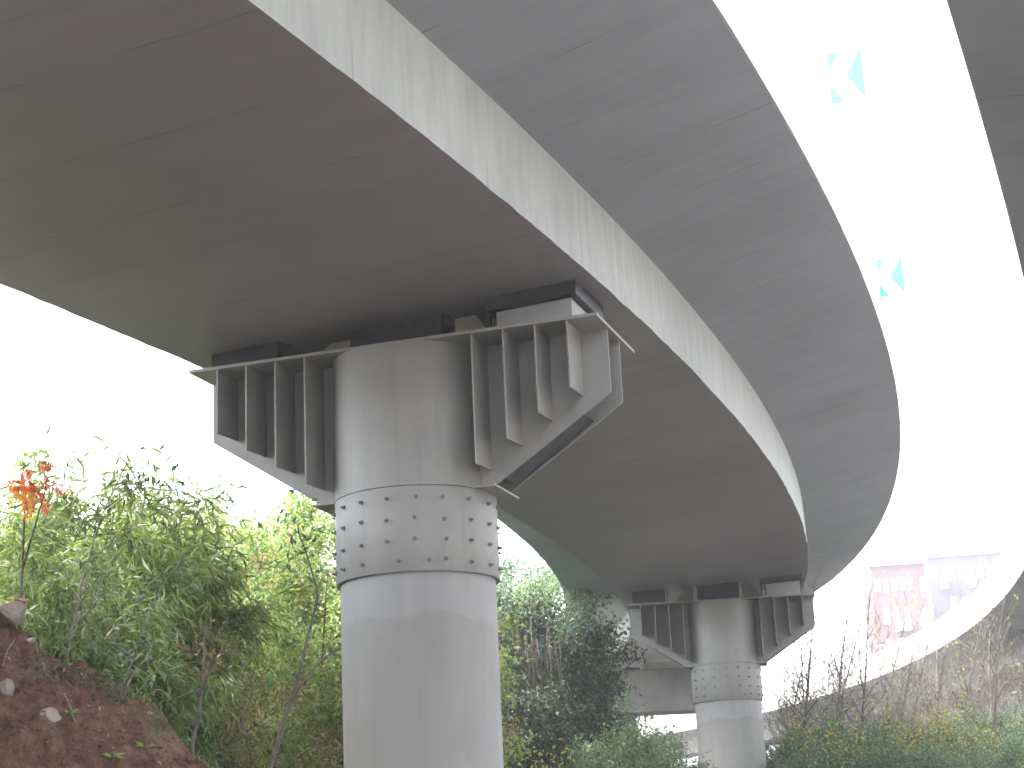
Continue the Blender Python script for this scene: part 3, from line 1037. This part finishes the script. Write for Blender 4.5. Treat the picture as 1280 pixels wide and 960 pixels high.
brush = [plant_proto(dict(seed=650 + k, stems=7, height=4.0, lean=0.18, r0=0.022, nb=84, t0=0.2, blen=0.9, bel=0.9, bcurve=0.0, twigs=8, tlen=0.4,
                          leaves=420, lspread=0.1, lsize=(0.035, 0.07), lw=0.5, ldroop=0.4, base_spread=0.8), M['bark_pale'], M['leaf_brown']) for k in range(2)]
brownleaf = plant_proto(dict(seed=230, stems=4, height=4.0, lean=0.25, r0=0.03, nb=40, t0=0.2, blen=1.0, bel=0.6, bcurve=-0.1, twigs=5, tlen=0.4,
                             leaves=5000, lspread=0.09, lsize=(0.04, 0.07), lw=0.45, ldroop=0.4, clump=1.0, base_spread=0.3), M['bark'], M['leaf_brown'])
sapling = plant_proto(dict(seed=240, stems=2, height=4.2, lean=0.03, r0=0.018, nb=12, t0=0.6, blen=0.6, bel=0.8, bcurve=-0.1, twigs=3, tlen=0.3,
                           leaves=400, lspread=0.07, lsize=(0.04, 0.07), lw=0.45, ldroop=0.3, clump=1.5), M['bark_pale'], M['leaf_mid'])

# left thicket: willowy shrubs right behind the bank
GW = 'willowy shrubs behind the soil bank'
for i, (px, py, Y, lab) in enumerate([
        (-15, 665, 17.0, 'willowy green shrub at the left edge under the red sumac'),
        (45, 640, 18.5, 'willowy green shrub just right of the red sumac'),
        (105, 622, 20.5, 'tallest willowy shrub of narrow pale leaves above the soil bank'),
        (160, 628, 20.0, 'willowy shrub of narrow pale leaves above the middle of the bank'),
        (195, 660, 20.0, 'willowy shrub of narrow leaves with dark stems, right of the bank'),
        (40, 712, 16.0, 'low willowy shrub leaning over the soil bank'),
        (125, 705, 17.0, 'low willowy shrub with pale drooping leaves over the bank rim')]):
    plant_px('willowy_shrub', willow[i % 3], px, py, Y, 3.35, i * 1.7, lab, 'shrub', GW, ('stems', 'foliage'))
GB = 'bright broadleaf trees on the left slope'
for i, (px, py, Y, k, lab) in enumerate([
        (60, 640, 30, 0, 'bright green broadleaf tree behind the sumac at far left'),
        (150, 625, 33, 1, 'bright green broadleaf tree behind the tallest willowy shrub'),
        (235, 625, 31, 0, 'yellowish green broadleaf tree rising behind the willowy shrubs'),
        (300, 650, 29, 1, 'bright green broadleaf tree midway between shrubs and near pier'),
        (350, 660, 27, 0, 'bright green broadleaf tree below the left bracket arm'),
        (410, 648, 30, 1, 'bright green broadleaf tree touching the near pier on its left'),
        (455, 665, 33, 0, 'bright green broadleaf tree mostly hidden behind the near pier'),
        (285, 690, 25, 0, 'bright yellow-green tree directly below the left end of the bracket arm'),
        (375, 690, 23, 1, 'bright green tree in front of the others left of the near pier'),
        (185, 660, 26, 1, 'bright green tree showing through the willowy stems above the bank'),
        (95, 665, 25, 0, 'bright green tree behind the stems above the large pale stone'),
        (330, 760, 22, 1, 'lower bright green tree left of the leaning sapling'),
        (395, 745, 24, 0, 'lower bright green tree beside the shaft of the near pier'),
        (636, 700, 66, 0, 'yellow-green broadleaf tree just right of the near pier collar')]):
    plant_px('broadleaf_tree', bright[k], px, py, Y, 5.0, i * 2.3, lab, 'tree', GB)
plant_px('brown_leaved_shrub', brownleaf, 265, 628, 26, 3.9, 0.4, 'shrub with dry yellow-brown leaves on the skyline left of the pier', 'shrub', None, ('stems', 'foliage'))
plant_px('brown_leaved_shrub', brownleaf, 375, 800, 20, 3.9, 1.9, 'dry brown shrub behind the forked sapling left of the pier', 'shrub', None, ('stems', 'foliage'))
for i, nth, px, py, Y in ranked([(20, 700, 40), (110, 690, 42), (200, 690, 40), (290, 700, 42), (380, 700, 40), (470, 720, 44), (560, 730, 50)]):
    plant_px('background_tree', midg[i % 2], px, py, Y, 5.0, i * 1.3, nth + ' from the left of the mid green trees behind the left thicket', 'tree', 'trees filling the left slope')
plant_px('dark_leaved_sapling', sapling, -6, 528, 14.5, 4.0, 0.7, 'sapling with sparse dark leaves against the sky at the left edge', 'sapling')


# forked leaning sapling in front of the pier's left side
def stick_tree(name, paths, mat, label, leafpts=None, leafmat=None):
    base = Vector(paths[0][0])
    root = empty(name, tuple(base))
    mb = MB()
    for pth, r0, r1 in [(p, a, b) for p, a, b in paths_iter(paths)]:
        q = [Vector(v) - base for v in pth]
        mb.tube(q, [r0 + (r1 - r0) * i / (len(q) - 1) for i in range(len(q))], 6)
    mb.build('trunk', mat, root)
    if leafpts is not None:
        P = np.array([Vector(v) - base for v in leafpts])
        r = np.random.default_rng(len(P))
        n = len(P)
        lm = leaf_mesh('crown', P, r.normal(size=(n, 3)) * 0.6 + np.array([0, 0, -0.3]), r.normal(size=(n, 3)) * 0.5 + np.array([0, 0, 0.6]), r.uniform(0.06, 0.11, n), r.uniform(0.025, 0.045, n))
        link('crown', lm, leafmat, root)
    tag(root, label, 'sapling')
    return root


def paths_iter(paths):
    return paths[1]


def pxpath(pts, Y):
    return [tuple(at(x, y, Y + k * 0.03)) for k, (x, y) in enumerate(pts)]


Ysap = 14.5
b0 = at(338, 960, Ysap)
foot = (b0.x - 0.10, b0.y, gz(b0.x, b0.y) - 0.1)
tr1 = [foot] + pxpath([(338, 960), (352, 910), (364, 876), (376, 835), (384, 800), (392, 768), (398, 745)], Ysap)
tr2 = pxpath([(364, 876), (378, 852), (395, 832), (412, 818), (425, 810)], Ysap)
tr3 = pxpath([(341, 960), (349, 928), (356, 900), (364, 876)], Ysap + 0.1)
tr4 = pxpath([(392, 768), (397, 740), (390, 715), (384, 695), (379, 680), (374, 668), (372, 655)], Ysap + 0.3)
rr = np.random.default_rng(5)
lp = []
for pt in tr4[2:]:
    for _ in range(12):
        lp.append(Vector(pt) + Vector(rr.normal(size=3) * 0.12))
stick_tree('forked_sapling', (tr1[:1], [(tr1, 0.019, 0.012), (tr2, 0.014, 0.009), (tr3, 0.012, 0.010), (tr4, 0.011, 0.005)]), M['bark'],
           'bare forked sapling leaning right in front of the greenery left of the near pier', lp, M['leaf_mid'])
Ys2 = 13.0
b1 = at(240, 915, Ys2)
st1 = [(b1.x, b1.y, gz(b1.x, b1.y) - 0.1)] + pxpath([(241, 930), (248, 890), (254, 850), (255, 820), (256, 780)], Ys2)
st2 = pxpath([(254, 862), (262, 840), (275, 822), (284, 808)], Ys2)
st3 = pxpath([(254, 860), (240, 866), (222, 872), (205, 880)], Ys2)
stick_tree('thin_dark_sapling', (st1[:1], [(st1, 0.016, 0.008), (st2, 0.010, 0.005), (st3, 0.009, 0.005)]), M['bark'],
           'thin dark forked stem rising at the right end of the soil bank')


# red and orange sumac at the left edge
def sumac():
    Y = 13.5
    base = at(20, 760, Y)
    zg = gz(base.x, base.y)
    root = empty('sumac', (base.x, base.y, zg))
    b = Vector(root.location)
    mb = MB()
    hub = at(32, 612, Y) - b
    mb.tube([(0, 0, -0.2), (0.02, 0, 1.0), hub * 0.7 + Vector((0, 0, 0.2)), hub], [0.02, 0.018, 0.013, 0.009], 6)
    hub2 = at(60, 590, Y) - b
    mb.tube([hub * 0.8 + Vector((0, 0, 0.3)), hub2 - Vector((0.02, 0, 0.15)), hub2 + Vector((0, 0, 0.05))], [0.008, 0.006, 0.004], 5)
    mb.build('stem', M['bark'], root)
    specs = [((33, 604), (12, 608), 'leaf_red'), ((34, 602), (30, 590), 'leaf_red'), ((36, 604), (48, 620), 'leaf_red'), ((36, 606), (42, 608), 'leaf_red'),
             ((30, 606), (18, 626), 'leaf_orange'), ((31, 608), (22, 622), 'leaf_orange'), ((34, 612), (33, 646), 'leaf_orange'), ((36, 620), (38, 640), 'leaf_red'),
             ((50, 598), (82, 614), 'leaf_red'), ((50, 580), (63, 582), 'leaf_red'), ((50, 618), (60, 638), 'leaf_red'), ((28, 606), (10, 604), 'leaf_orange')]
    r = np.random.default_rng(3)
    for a, e, mt in specs:
        p0, p1 = at(*a, Y + r.uniform(-.1, .1)) - b, at(*e, Y + r.uniform(-.2, .1)) - b
        ax = p1 - p0
        n = 9
        P, D, ln = [], [], []
        side = ax.cross(Vector((0, 1, 0.5))).normalized()
        for i in range(n):
            f = (i + 0.5) / n
            for sg in (-1, 1):
                P.append(p0 + ax * f)
                D.append(side * sg + ax.normalized() * 0.45 + Vector((0, 0, -0.45)) + Vector(r.normal(size=3) * 0.12))
                ln.append(0.075 * (1 - 0.5 * abs(f - 0.4)))
        P.append(p1); D.append(ax.normalized()); ln.append(0.06)
        P, D, ln = np.array(P), np.array(D), np.array(ln)
        lm = leaf_mesh('compound_leaf', P, D, np.tile([0.1, -0.7, 0.6], (len(P), 1)) + r.normal(size=(len(P), 3)) * 0.3, ln, ln * 0.36)
        o = link('compound_leaf', lm, M[mt], root)
    tag(root, 'sumac with red and orange autumn leaves above the bank at the left edge', 'shrub')


sumac()

# dark trees between the piers, with dry hanging vines
GD = 'dark evergreen trees between the piers'
for i, (px, py, Y, k, lab) in enumerate([
        (628, 752, 42.0, 0, 'dark evergreen tree right of the near pier, below the bridge edge'),
        (655, 772, 43.0, 1, 'dark evergreen tree below the inner edge of the bridge between the piers'),
        (682, 795, 44.0, 0, 'dark evergreen tree beside the far end of the inner wing'),
        (705, 855, 45.0, 1, 'low dark tree in front of the left end of the cap beam'),
        (738, 918, 43.0, 0, 'low dark bush-like tree under the cap beam left of the second pier'),
        (640, 840, 36.0, 1, 'low dark tree beside the shaft of the near pier on its right')]):
    plant_px('dark_tree', dark[k], px, py, Y, 7.0, i * 1.9 + 0.5, lab, 'tree', GD)
for i, nth, px, py, Y in ranked([(600, 720, 74), (634, 652, 78), (664, 684, 80), (692, 712, 82), (715, 780, 80)]):
    plant_px('background_tree', midg[i % 2], px, py, Y, 5.0, i * 1.1, nth + ' from the left of the green trees behind the dark trees between the piers', 'tree', 'trees behind the dark trees')
for i, nth, px, py, Y in ranked([(634, 700, 50), (662, 722, 52), (688, 762, 50), (640, 760, 46)]):
    plant_px('leafy_tree', midg[i % 2], px, py, Y, 5.0, i * 2.7 + 0.4, nth + ' from the left of the leafy green trees rising to the inner bridge edge', 'tree', 'leafy trees below the inner bridge edge')
GV = 'climbing plants in front of the cap beam'
plant_px('climbing_bush', midg[0], 716, 845, 47.5, 5.0, 0.9, 'grey-green climber in front of the left end of the cap beam', 'shrub', GV, ('stems', 'foliage'))
plant_px('climbing_bush', midg[1], 765, 900, 46.0, 5.0, 2.0, 'lighter leafy bush covering the lower left of the cap beam', 'shrub', GV, ('stems', 'foliage'))


def vines():
    r = np.random.default_rng(77)
    for cx, top, n, lab in ((640, 795, 46, 'curtain of dry grey hanging vines close to the near pier'), (668, 812, 38, 'curtain of dry brown hanging vines on the dark tree')):
        p = at(cx, top, 40.5)
        root = empty('hanging_vines', (p.x, p.y, gz(p.x, p.y)))
        b = Vector(root.location)
        mb = MB()
        for _ in range(n):
            x = r.normal() * 0.35
            y = r.normal() * 0.25
            z1 = p.z - b.z + r.uniform(-0.3, 0.25)
            L = r.uniform(0.8, 2.1)
            pts = [(x + r.normal() * 0.03 * q, y + r.normal() * 0.03, z1 - L * q / 5) for q in range(6)]
            pts = [(x, y + 0.5, z1 + 0.4)] + pts
            mb.tube(pts, [0.008] * 7, 3)
        mb.build('vines', M['vine_dry'], root)
        tag(root, lab, 'vine')


vines()
plant_px('yellow_shrub', ybush, 662, 930, 30, 1.9, 0.3, 'small yellow-leaved shrub at the bottom beside the near pier', 'shrub', None, ('stems', 'foliage'))
for i, nth, px, py in ranked([(690, 915), (745, 925), (800, 925), (630, 935)]):
    plant_px('low_bush', bush[i % 2], px, py, 38 + i, 1.9, i * 1.7, nth + ' from the left of the low green bushes at the bottom between the piers', 'bush', 'low bushes between the piers', ('stems', 'foliage'))
for i, nth, px, py in ranked([(838, 885), (858, 900), (820, 895)]):
    plant_px('dry_brush', brush[i % 2], px, py, 62 + 2 * i, 4.0, i * 1.1, nth + ' from the left of the pale dry brush clumps under the cap beam', 'shrub', 'dry brush under the cap beam', ('stems', 'foliage'))

# right: bare trees, brush, shrubs
for i, (px, pb, py, Y, k, lab) in enumerate([
        (1020, 1005, 675, 47.0, 1, 'thin bare dark trunk just right of the second pier'),
        (1090, 1076, 690, 50.0, 1, 'tall bare trunk left of the pink building'),
        (1208, 1235, 690, 48.0, 3, 'bare dark trunk leaning left in front of the right ramp'),
        (1178, 1180, 745, 52.0, 2, 'bare trunk in front of the lilac building'),
        (1148, 1165, 770, 51.0, 0, 'pale bare tree below the gap between the two far buildings'),
        (1058, 1060, 770, 54.0, 2, 'bare tree with yellow leaves left of the tall trunk'),
        (1112, 1118, 775, 53.0, 0, 'pale bare tree with yellow leaves below the pink building'),
        (1245, 1250, 735, 54.0, 2, 'pale bare tree in front of the ramp at the right edge'),
        (1275, 1275, 760, 50.0, 0, 'pale bare tree cut off by the right edge'),
        (985, 980, 760, 56.0, 0, 'pale bare tree touching the shaft of the second pier'),
        (1040, 1035, 745, 58.0, 3, 'slender bare trunk between the second pier and the pink building'),
        (1072, 1090, 720, 60.0, 2, 'slender crooked bare tree beside the tall trunk'),
        (1132, 1128, 740, 57.0, 3, 'slender dark bare trunk in front of the pink building'),
        (1195, 1200, 720, 56.0, 0, 'pale slender bare tree in front of the lilac building'),
        (1222, 1215, 700, 58.0, 1, 'slender bare tree just right of the leaning dark trunk'),
        (1262, 1255, 715, 57.0, 3, 'slender bare trunk near the right edge'),
        (1000, 1012, 735, 60.0, 2, 'slender bare tree behind the thin trunk by the second pier'),
        (1105, 1098, 712, 63.0, 0, 'pale feathery bare tree in front of the left half of the pink building'),
        (1160, 1150, 705, 64.0, 2, 'pale feathery bare tree in front of the seam between the two buildings'),
        (1236, 1240, 700, 62.0, 0, 'pale feathery bare tree in front of the right end of the lilac building'),
        (1028, 1046, 700, 62.0, 0, 'pale feathery bare tree in the white gap right of the second pier'),
        (1062, 1050, 715, 64.0, 2, 'pale feathery bare tree in the white gap left of the pink building')]):
    p = at(px, py, Y)
    q = at(pb, 950, Y)
    zg = gz(q.x, q.y)
    f = (p.z - zg) / max(0.1, p.z - q.z)
    bx = p.x + (q.x - p.x) * f
    root = plant('bare_tree', bare[k], (bx, Y, zg - 0.05), i * 2.1, (p.z - zg) / HT[bare[k][0].name], lab, 'tree', 'bare trees in front of the right ramp')
    root.rotation_euler = Matrix.Rotation(math.atan2(p.x - bx, p.z - zg), 3, 'Y').to_euler()
for i, nth, px, py, Y in ranked([(975, 800, 58), (1005, 790, 60), (1040, 800, 57), (1075, 800, 60), (1110, 815, 58), (1145, 820, 60), (1195, 830, 57), (1240, 840, 58), (1270, 850, 56), (1025, 850, 52), (1095, 860, 52)]):
    plant_px('dry_brush', brush[i % 2], px, py, Y, 4.0, i * 1.9, nth + ' pale leafless brush clump from the second pier, among the bare trees', 'shrub', 'dry brush among the bare trees', ('stems', 'foliage'))
for i, nth, px, py, Y in ranked([(970, 930, 46), (1000, 915, 45), (1040, 905, 46), (1075, 915, 44), (1105, 905, 47), (1140, 915, 45), (1175, 910, 46), (1205, 920, 44), (1240, 905, 46), (1270, 900, 45), (1255, 880, 52), (1020, 930, 40), (1095, 930, 41), (1165, 932, 40), (1225, 930, 41)]):
    plant_px('green_bush', bush[i % 2], px, py, Y, 1.9, i * 1.3, nth + ' green bush from the second pier along the bottom right edge', 'bush', 'green bushes along the bottom right', ('stems', 'foliage'))
for i, (px, py, Y, lab) in enumerate([(1165, 862, 43, 'yellow-leaved shrub below the right ramp beside the far pier'), (1125, 880, 42.5, 'yellow-leaved shrub between the two far ramp piers'),
                                      (1000, 878, 43, 'yellow-leaved shrub right of the second pier'), (1225, 890, 42, 'yellow-leaved shrub at the bottom right below the leaning dark trunk'), (1060, 900, 40, 'low yellow-leaved shrub at the bottom between the tall trunk and the second pier')]):
    plant_px('yellow_shrub', ybush, px, py, Y, 1.9, i * 1.3, lab, 'shrub', None, ('stems', 'foliage'))
for i, nth, px, py, Y in ranked([(1180, 868, 130), (1230, 868, 125), (1130, 872, 128), (1085, 880, 130), (1205, 862, 140), (1155, 862, 140), (830, 905, 95), (960, 890, 105), (1010, 895, 118), (1060, 890, 112), (1110, 898, 105), (1160, 890, 112), (1270, 868, 95), (1300, 860, 90), (1210, 885, 105)]):
    plant_px('far_tree', midg[i % 2], px, py, Y, 5.0, i * 1.1, nth + ' from the left of the distant green trees under the right ramp', 'tree', 'distant trees under the ramp')


# ------------------------------------------------------------------ small plants on the bank
def bank_plants():
    r = np.random.default_rng(31)
    # grass and moss along the rim: uncountable
    P, D = [], []
    spots = [(58, 793, 16, 260), (80, 812, 16, 260), (140, 855, 16, 160), (40, 780, 10, 60), (155, 872, 14, 120), (75, 845, 14, 90), (200, 900, 16, 50), (120, 905, 30, 26), (170, 930, 30, 26)]
    for px, py, sp, n in spots:
        for _ in range(n):
            p = on_bank(px + r.normal() * sp, py + r.normal() * sp * 0.5)
            if p is None: continue
            P.append(p); D.append(r.normal(size=3) * 0.5 + np.array([0.1, -0.2, 0.9]))
    P, D = np.array(P), np.array(D)
    ln = r.uniform(0.012, 0.05, len(P))
    lm = leaf_mesh('grass', P, D, r.normal(size=(len(P), 3)) + np.array([0, -0.6, 0.5]), ln, ln * 0.16, droop=0.25)
    tag(link('bank_grass', lm, M['leaf_mid']), 'short moss and grass growing on the rim of the soil bank', 'grass', None, 'stuff')
    # loose crumbs and dead leaves lying on the face: uncountable
    crumb = MB()
    for _ in range(700):
        p = on_bank(r.uniform(-10, 255), r.uniform(750, 970))
        if p is None: continue
        a = r.uniform(0.004, 0.016) * (2.0 if r.uniform() < 0.06 else 1.0)
        q = [Vector(v) * a * r.uniform(0.7, 1.3) for v in ((1, 0, 0), (-1, 0.2, 0), (0, 1, 0.1), (0.1, -1, 0), (0, 0, 0.9), (0, 0, -0.8))]
        ro = Matrix.Rotation(r.uniform(0, 6.28), 3, 'Z')
        crumb.poly([p + ro @ v for v in q], [(0, 2, 4), (2, 1, 4), (1, 3, 4), (3, 0, 4), (2, 0, 5), (1, 2, 5), (3, 1, 5), (0, 3, 5)])
    tag(crumb.build('soil_crumbs', M['soil']), 'loose crumbs of soil lying on the bank face', 'soil', None, 'stuff')
    P = [on_bank(r.uniform(-10, 255), r.uniform(750, 960)) for _ in range(110)]
    P = np.array([q + Vector((0, -0.01, 0.01)) for q in P if q is not None])
    ln = r.uniform(0.015, 0.04, len(P))
    lm = leaf_mesh('litter', P, r.normal(size=(len(P), 3)), np.tile([0, -0.6, 0.8], (len(P), 1)) + r.normal(size=(len(P), 3)) * 0.3, ln, ln * 0.45)
    tag(link('leaf_litter', lm, M['leaf_brown']), 'dead brown leaves scattered over the soil bank', 'leaves', None, 'stuff')
    for px, py, n, sz, lab in ((142, 948, 9, 0.07, 'small weed with pale broad leaves at the bottom of the soil bank'), (88, 893, 7, 0.045, 'small green weed beside the pale angular stone'),
                               (168, 868, 9, 0.06, 'tuft of long green grass at the bank rim'), (182, 935, 8, 0.05, 'small yellow-green weed low on the bank')):
        p = on_bank(px, py)
        if p is None: continue
        root = empty('weed', tuple(p))
        a = r.uniform(0, 6.28, n)
        D = np.stack([np.cos(a), np.sin(a), r.uniform(0.2, 0.9, n)], 1)
        lm = leaf_mesh('leaves', np.zeros((n, 3)) + D * 0.01, D, np.tile([0, -0.2, 1.0], (n, 1)), np.full(n, sz) * r.uniform(.7, 1.2, n), np.full(n, sz * 0.35), droop=0.3)
        link('leaves', lm, M['leaf_bright'], root)
        mb = MB().tube([(0, 0, -0.03), (0, 0, 0.02)], [0.004, 0.003], 5)
        mb.build('stem', M['bark'], root)
        tag(root, lab, 'weed')
    # dry roots lying on the face
    for pts, lab in (([(95, 905), (88, 885), (82, 870), (70, 868)], 'thin dry root curving over the soil beside the pale angular stone'),
                     ([(62, 850), (55, 832), (48, 818), (45, 805)], 'thin pale dry root hanging from the mossy rim of the bank'),
                     ([(20, 800), (10, 815), (4, 835)], 'thin dry root at the left edge of the bank')):
        q = [(on_bank(*p) or at(*p, 9.4)) + Vector((0, -0.012, 0.008)) for p in pts]
        root = MB().tube([v - q[0] for v in q], [0.004, 0.0035, 0.003, 0.002][:len(q)], 5).build('dry_root', M['bark_pale'])
        root.location = q[0]
        tag(root, lab, 'root')


bank_plants()


# ------------------------------------------------------------------ far buildings
def tower(px0, px1, pyt, Y, depth, mat, rows, cols, label, seed, rz):
    a, b = at(px0, pyt, Y), at(px1, pyt, Y)
    w = (b - a).length
    c = (a + b) / 2
    zg = gz(c.x, c.y) - 1
    root = empty('apartment_block', (c.x, c.y, zg), rz)
    H = c.z - zg
    MB().box(-w / 2, w / 2, 0, depth, 0, H).build('wall', mat, root)
    MB().box(-w / 2 - 0.3, w / 2 + 0.3, -0.3, depth + 0.3, H, H + 0.5).build('roof', M['trim_white'], root)
    r = np.random.default_rng(seed)
    cw = w / cols
    fh = 3.0
    n0 = int(H // fh)
    win = MB().box(-cw * 0.30, cw * 0.30, -0.06, 0.0, -0.75, 0.75).mesh('window')
    win.materials.append(M['trim_white'])
    pane = MB().box(-cw * 0.24, cw * 0.24, -0.075, -0.061, -0.62, 0.62).mesh('pane')
    pane.materials.append(M['glass'])
    bal = MB().box(-cw * 0.38, cw * 0.38, -0.9, -0.002, -0.5, 0.45).mesh('balcony')
    bal.materials.append(M['trim_white'])
    for j in range(rows):
        z = H - 1.9 - j * fh
        if z < 1: break
        for i in range(cols):
            x = -w / 2 + cw * (i + 0.5)
            if r.uniform() < 0.12: continue
            o = bpy.data.objects.new('window', win); col.objects.link(o); o.parent = root; o.location = (x + r.normal() * 0.12 * cw, -0.002, z + r.normal() * 0.12)
            o.scale = (r.uniform(0.55, 1.1), 1, r.uniform(0.6, 1.05))
            q = bpy.data.objects.new('pane', pane); col.objects.link(q); q.parent = o
            if r.uniform() < 0.25:
                o2 = bpy.data.objects.new('balcony', bal); col.objects.link(o2); o2.parent = root; o2.location = (x, 0, z - 1.0)
    tag(root, label, 'building')


tower(1088, 1154, 706, 170, 12, M['wall_pink'], 5, 6, 'pale pink apartment block far behind the bare trees', 1, -0.12)
tower(1160, 1250, 694, 185, 12, M['wall_lilac'], 5, 8, 'pale lilac apartment block far behind the ramp, right of the pink one', 2, -0.18)


# ------------------------------------------------------------------ haze volume standing in for lens glare and distant air
def haze(density):
    k = bpy.data.materials.new('haze')
    k.use_nodes = True
    t = k.node_tree
    t.nodes.clear()
    o = t.nodes.new('ShaderNodeOutputMaterial')
    v = t.nodes.new('ShaderNodeVolumePrincipled')
    v.inputs['Color'].default_value = (0.93, 0.95, 0.97, 1)
    v.inputs['Density'].default_value = density
    v.inputs['Anisotropy'].default_value = 0.3
    t.links.new(v.outputs[0], o.inputs['Volume'])
    h = MB().box(-760, 760, -740, 780, -2.5, 62).build('haze', k)
    tag(h, 'pale haze standing in for lens glare and distant air over the far ramp and buildings', 'haze', None, 'stuff')


haze(0.001)
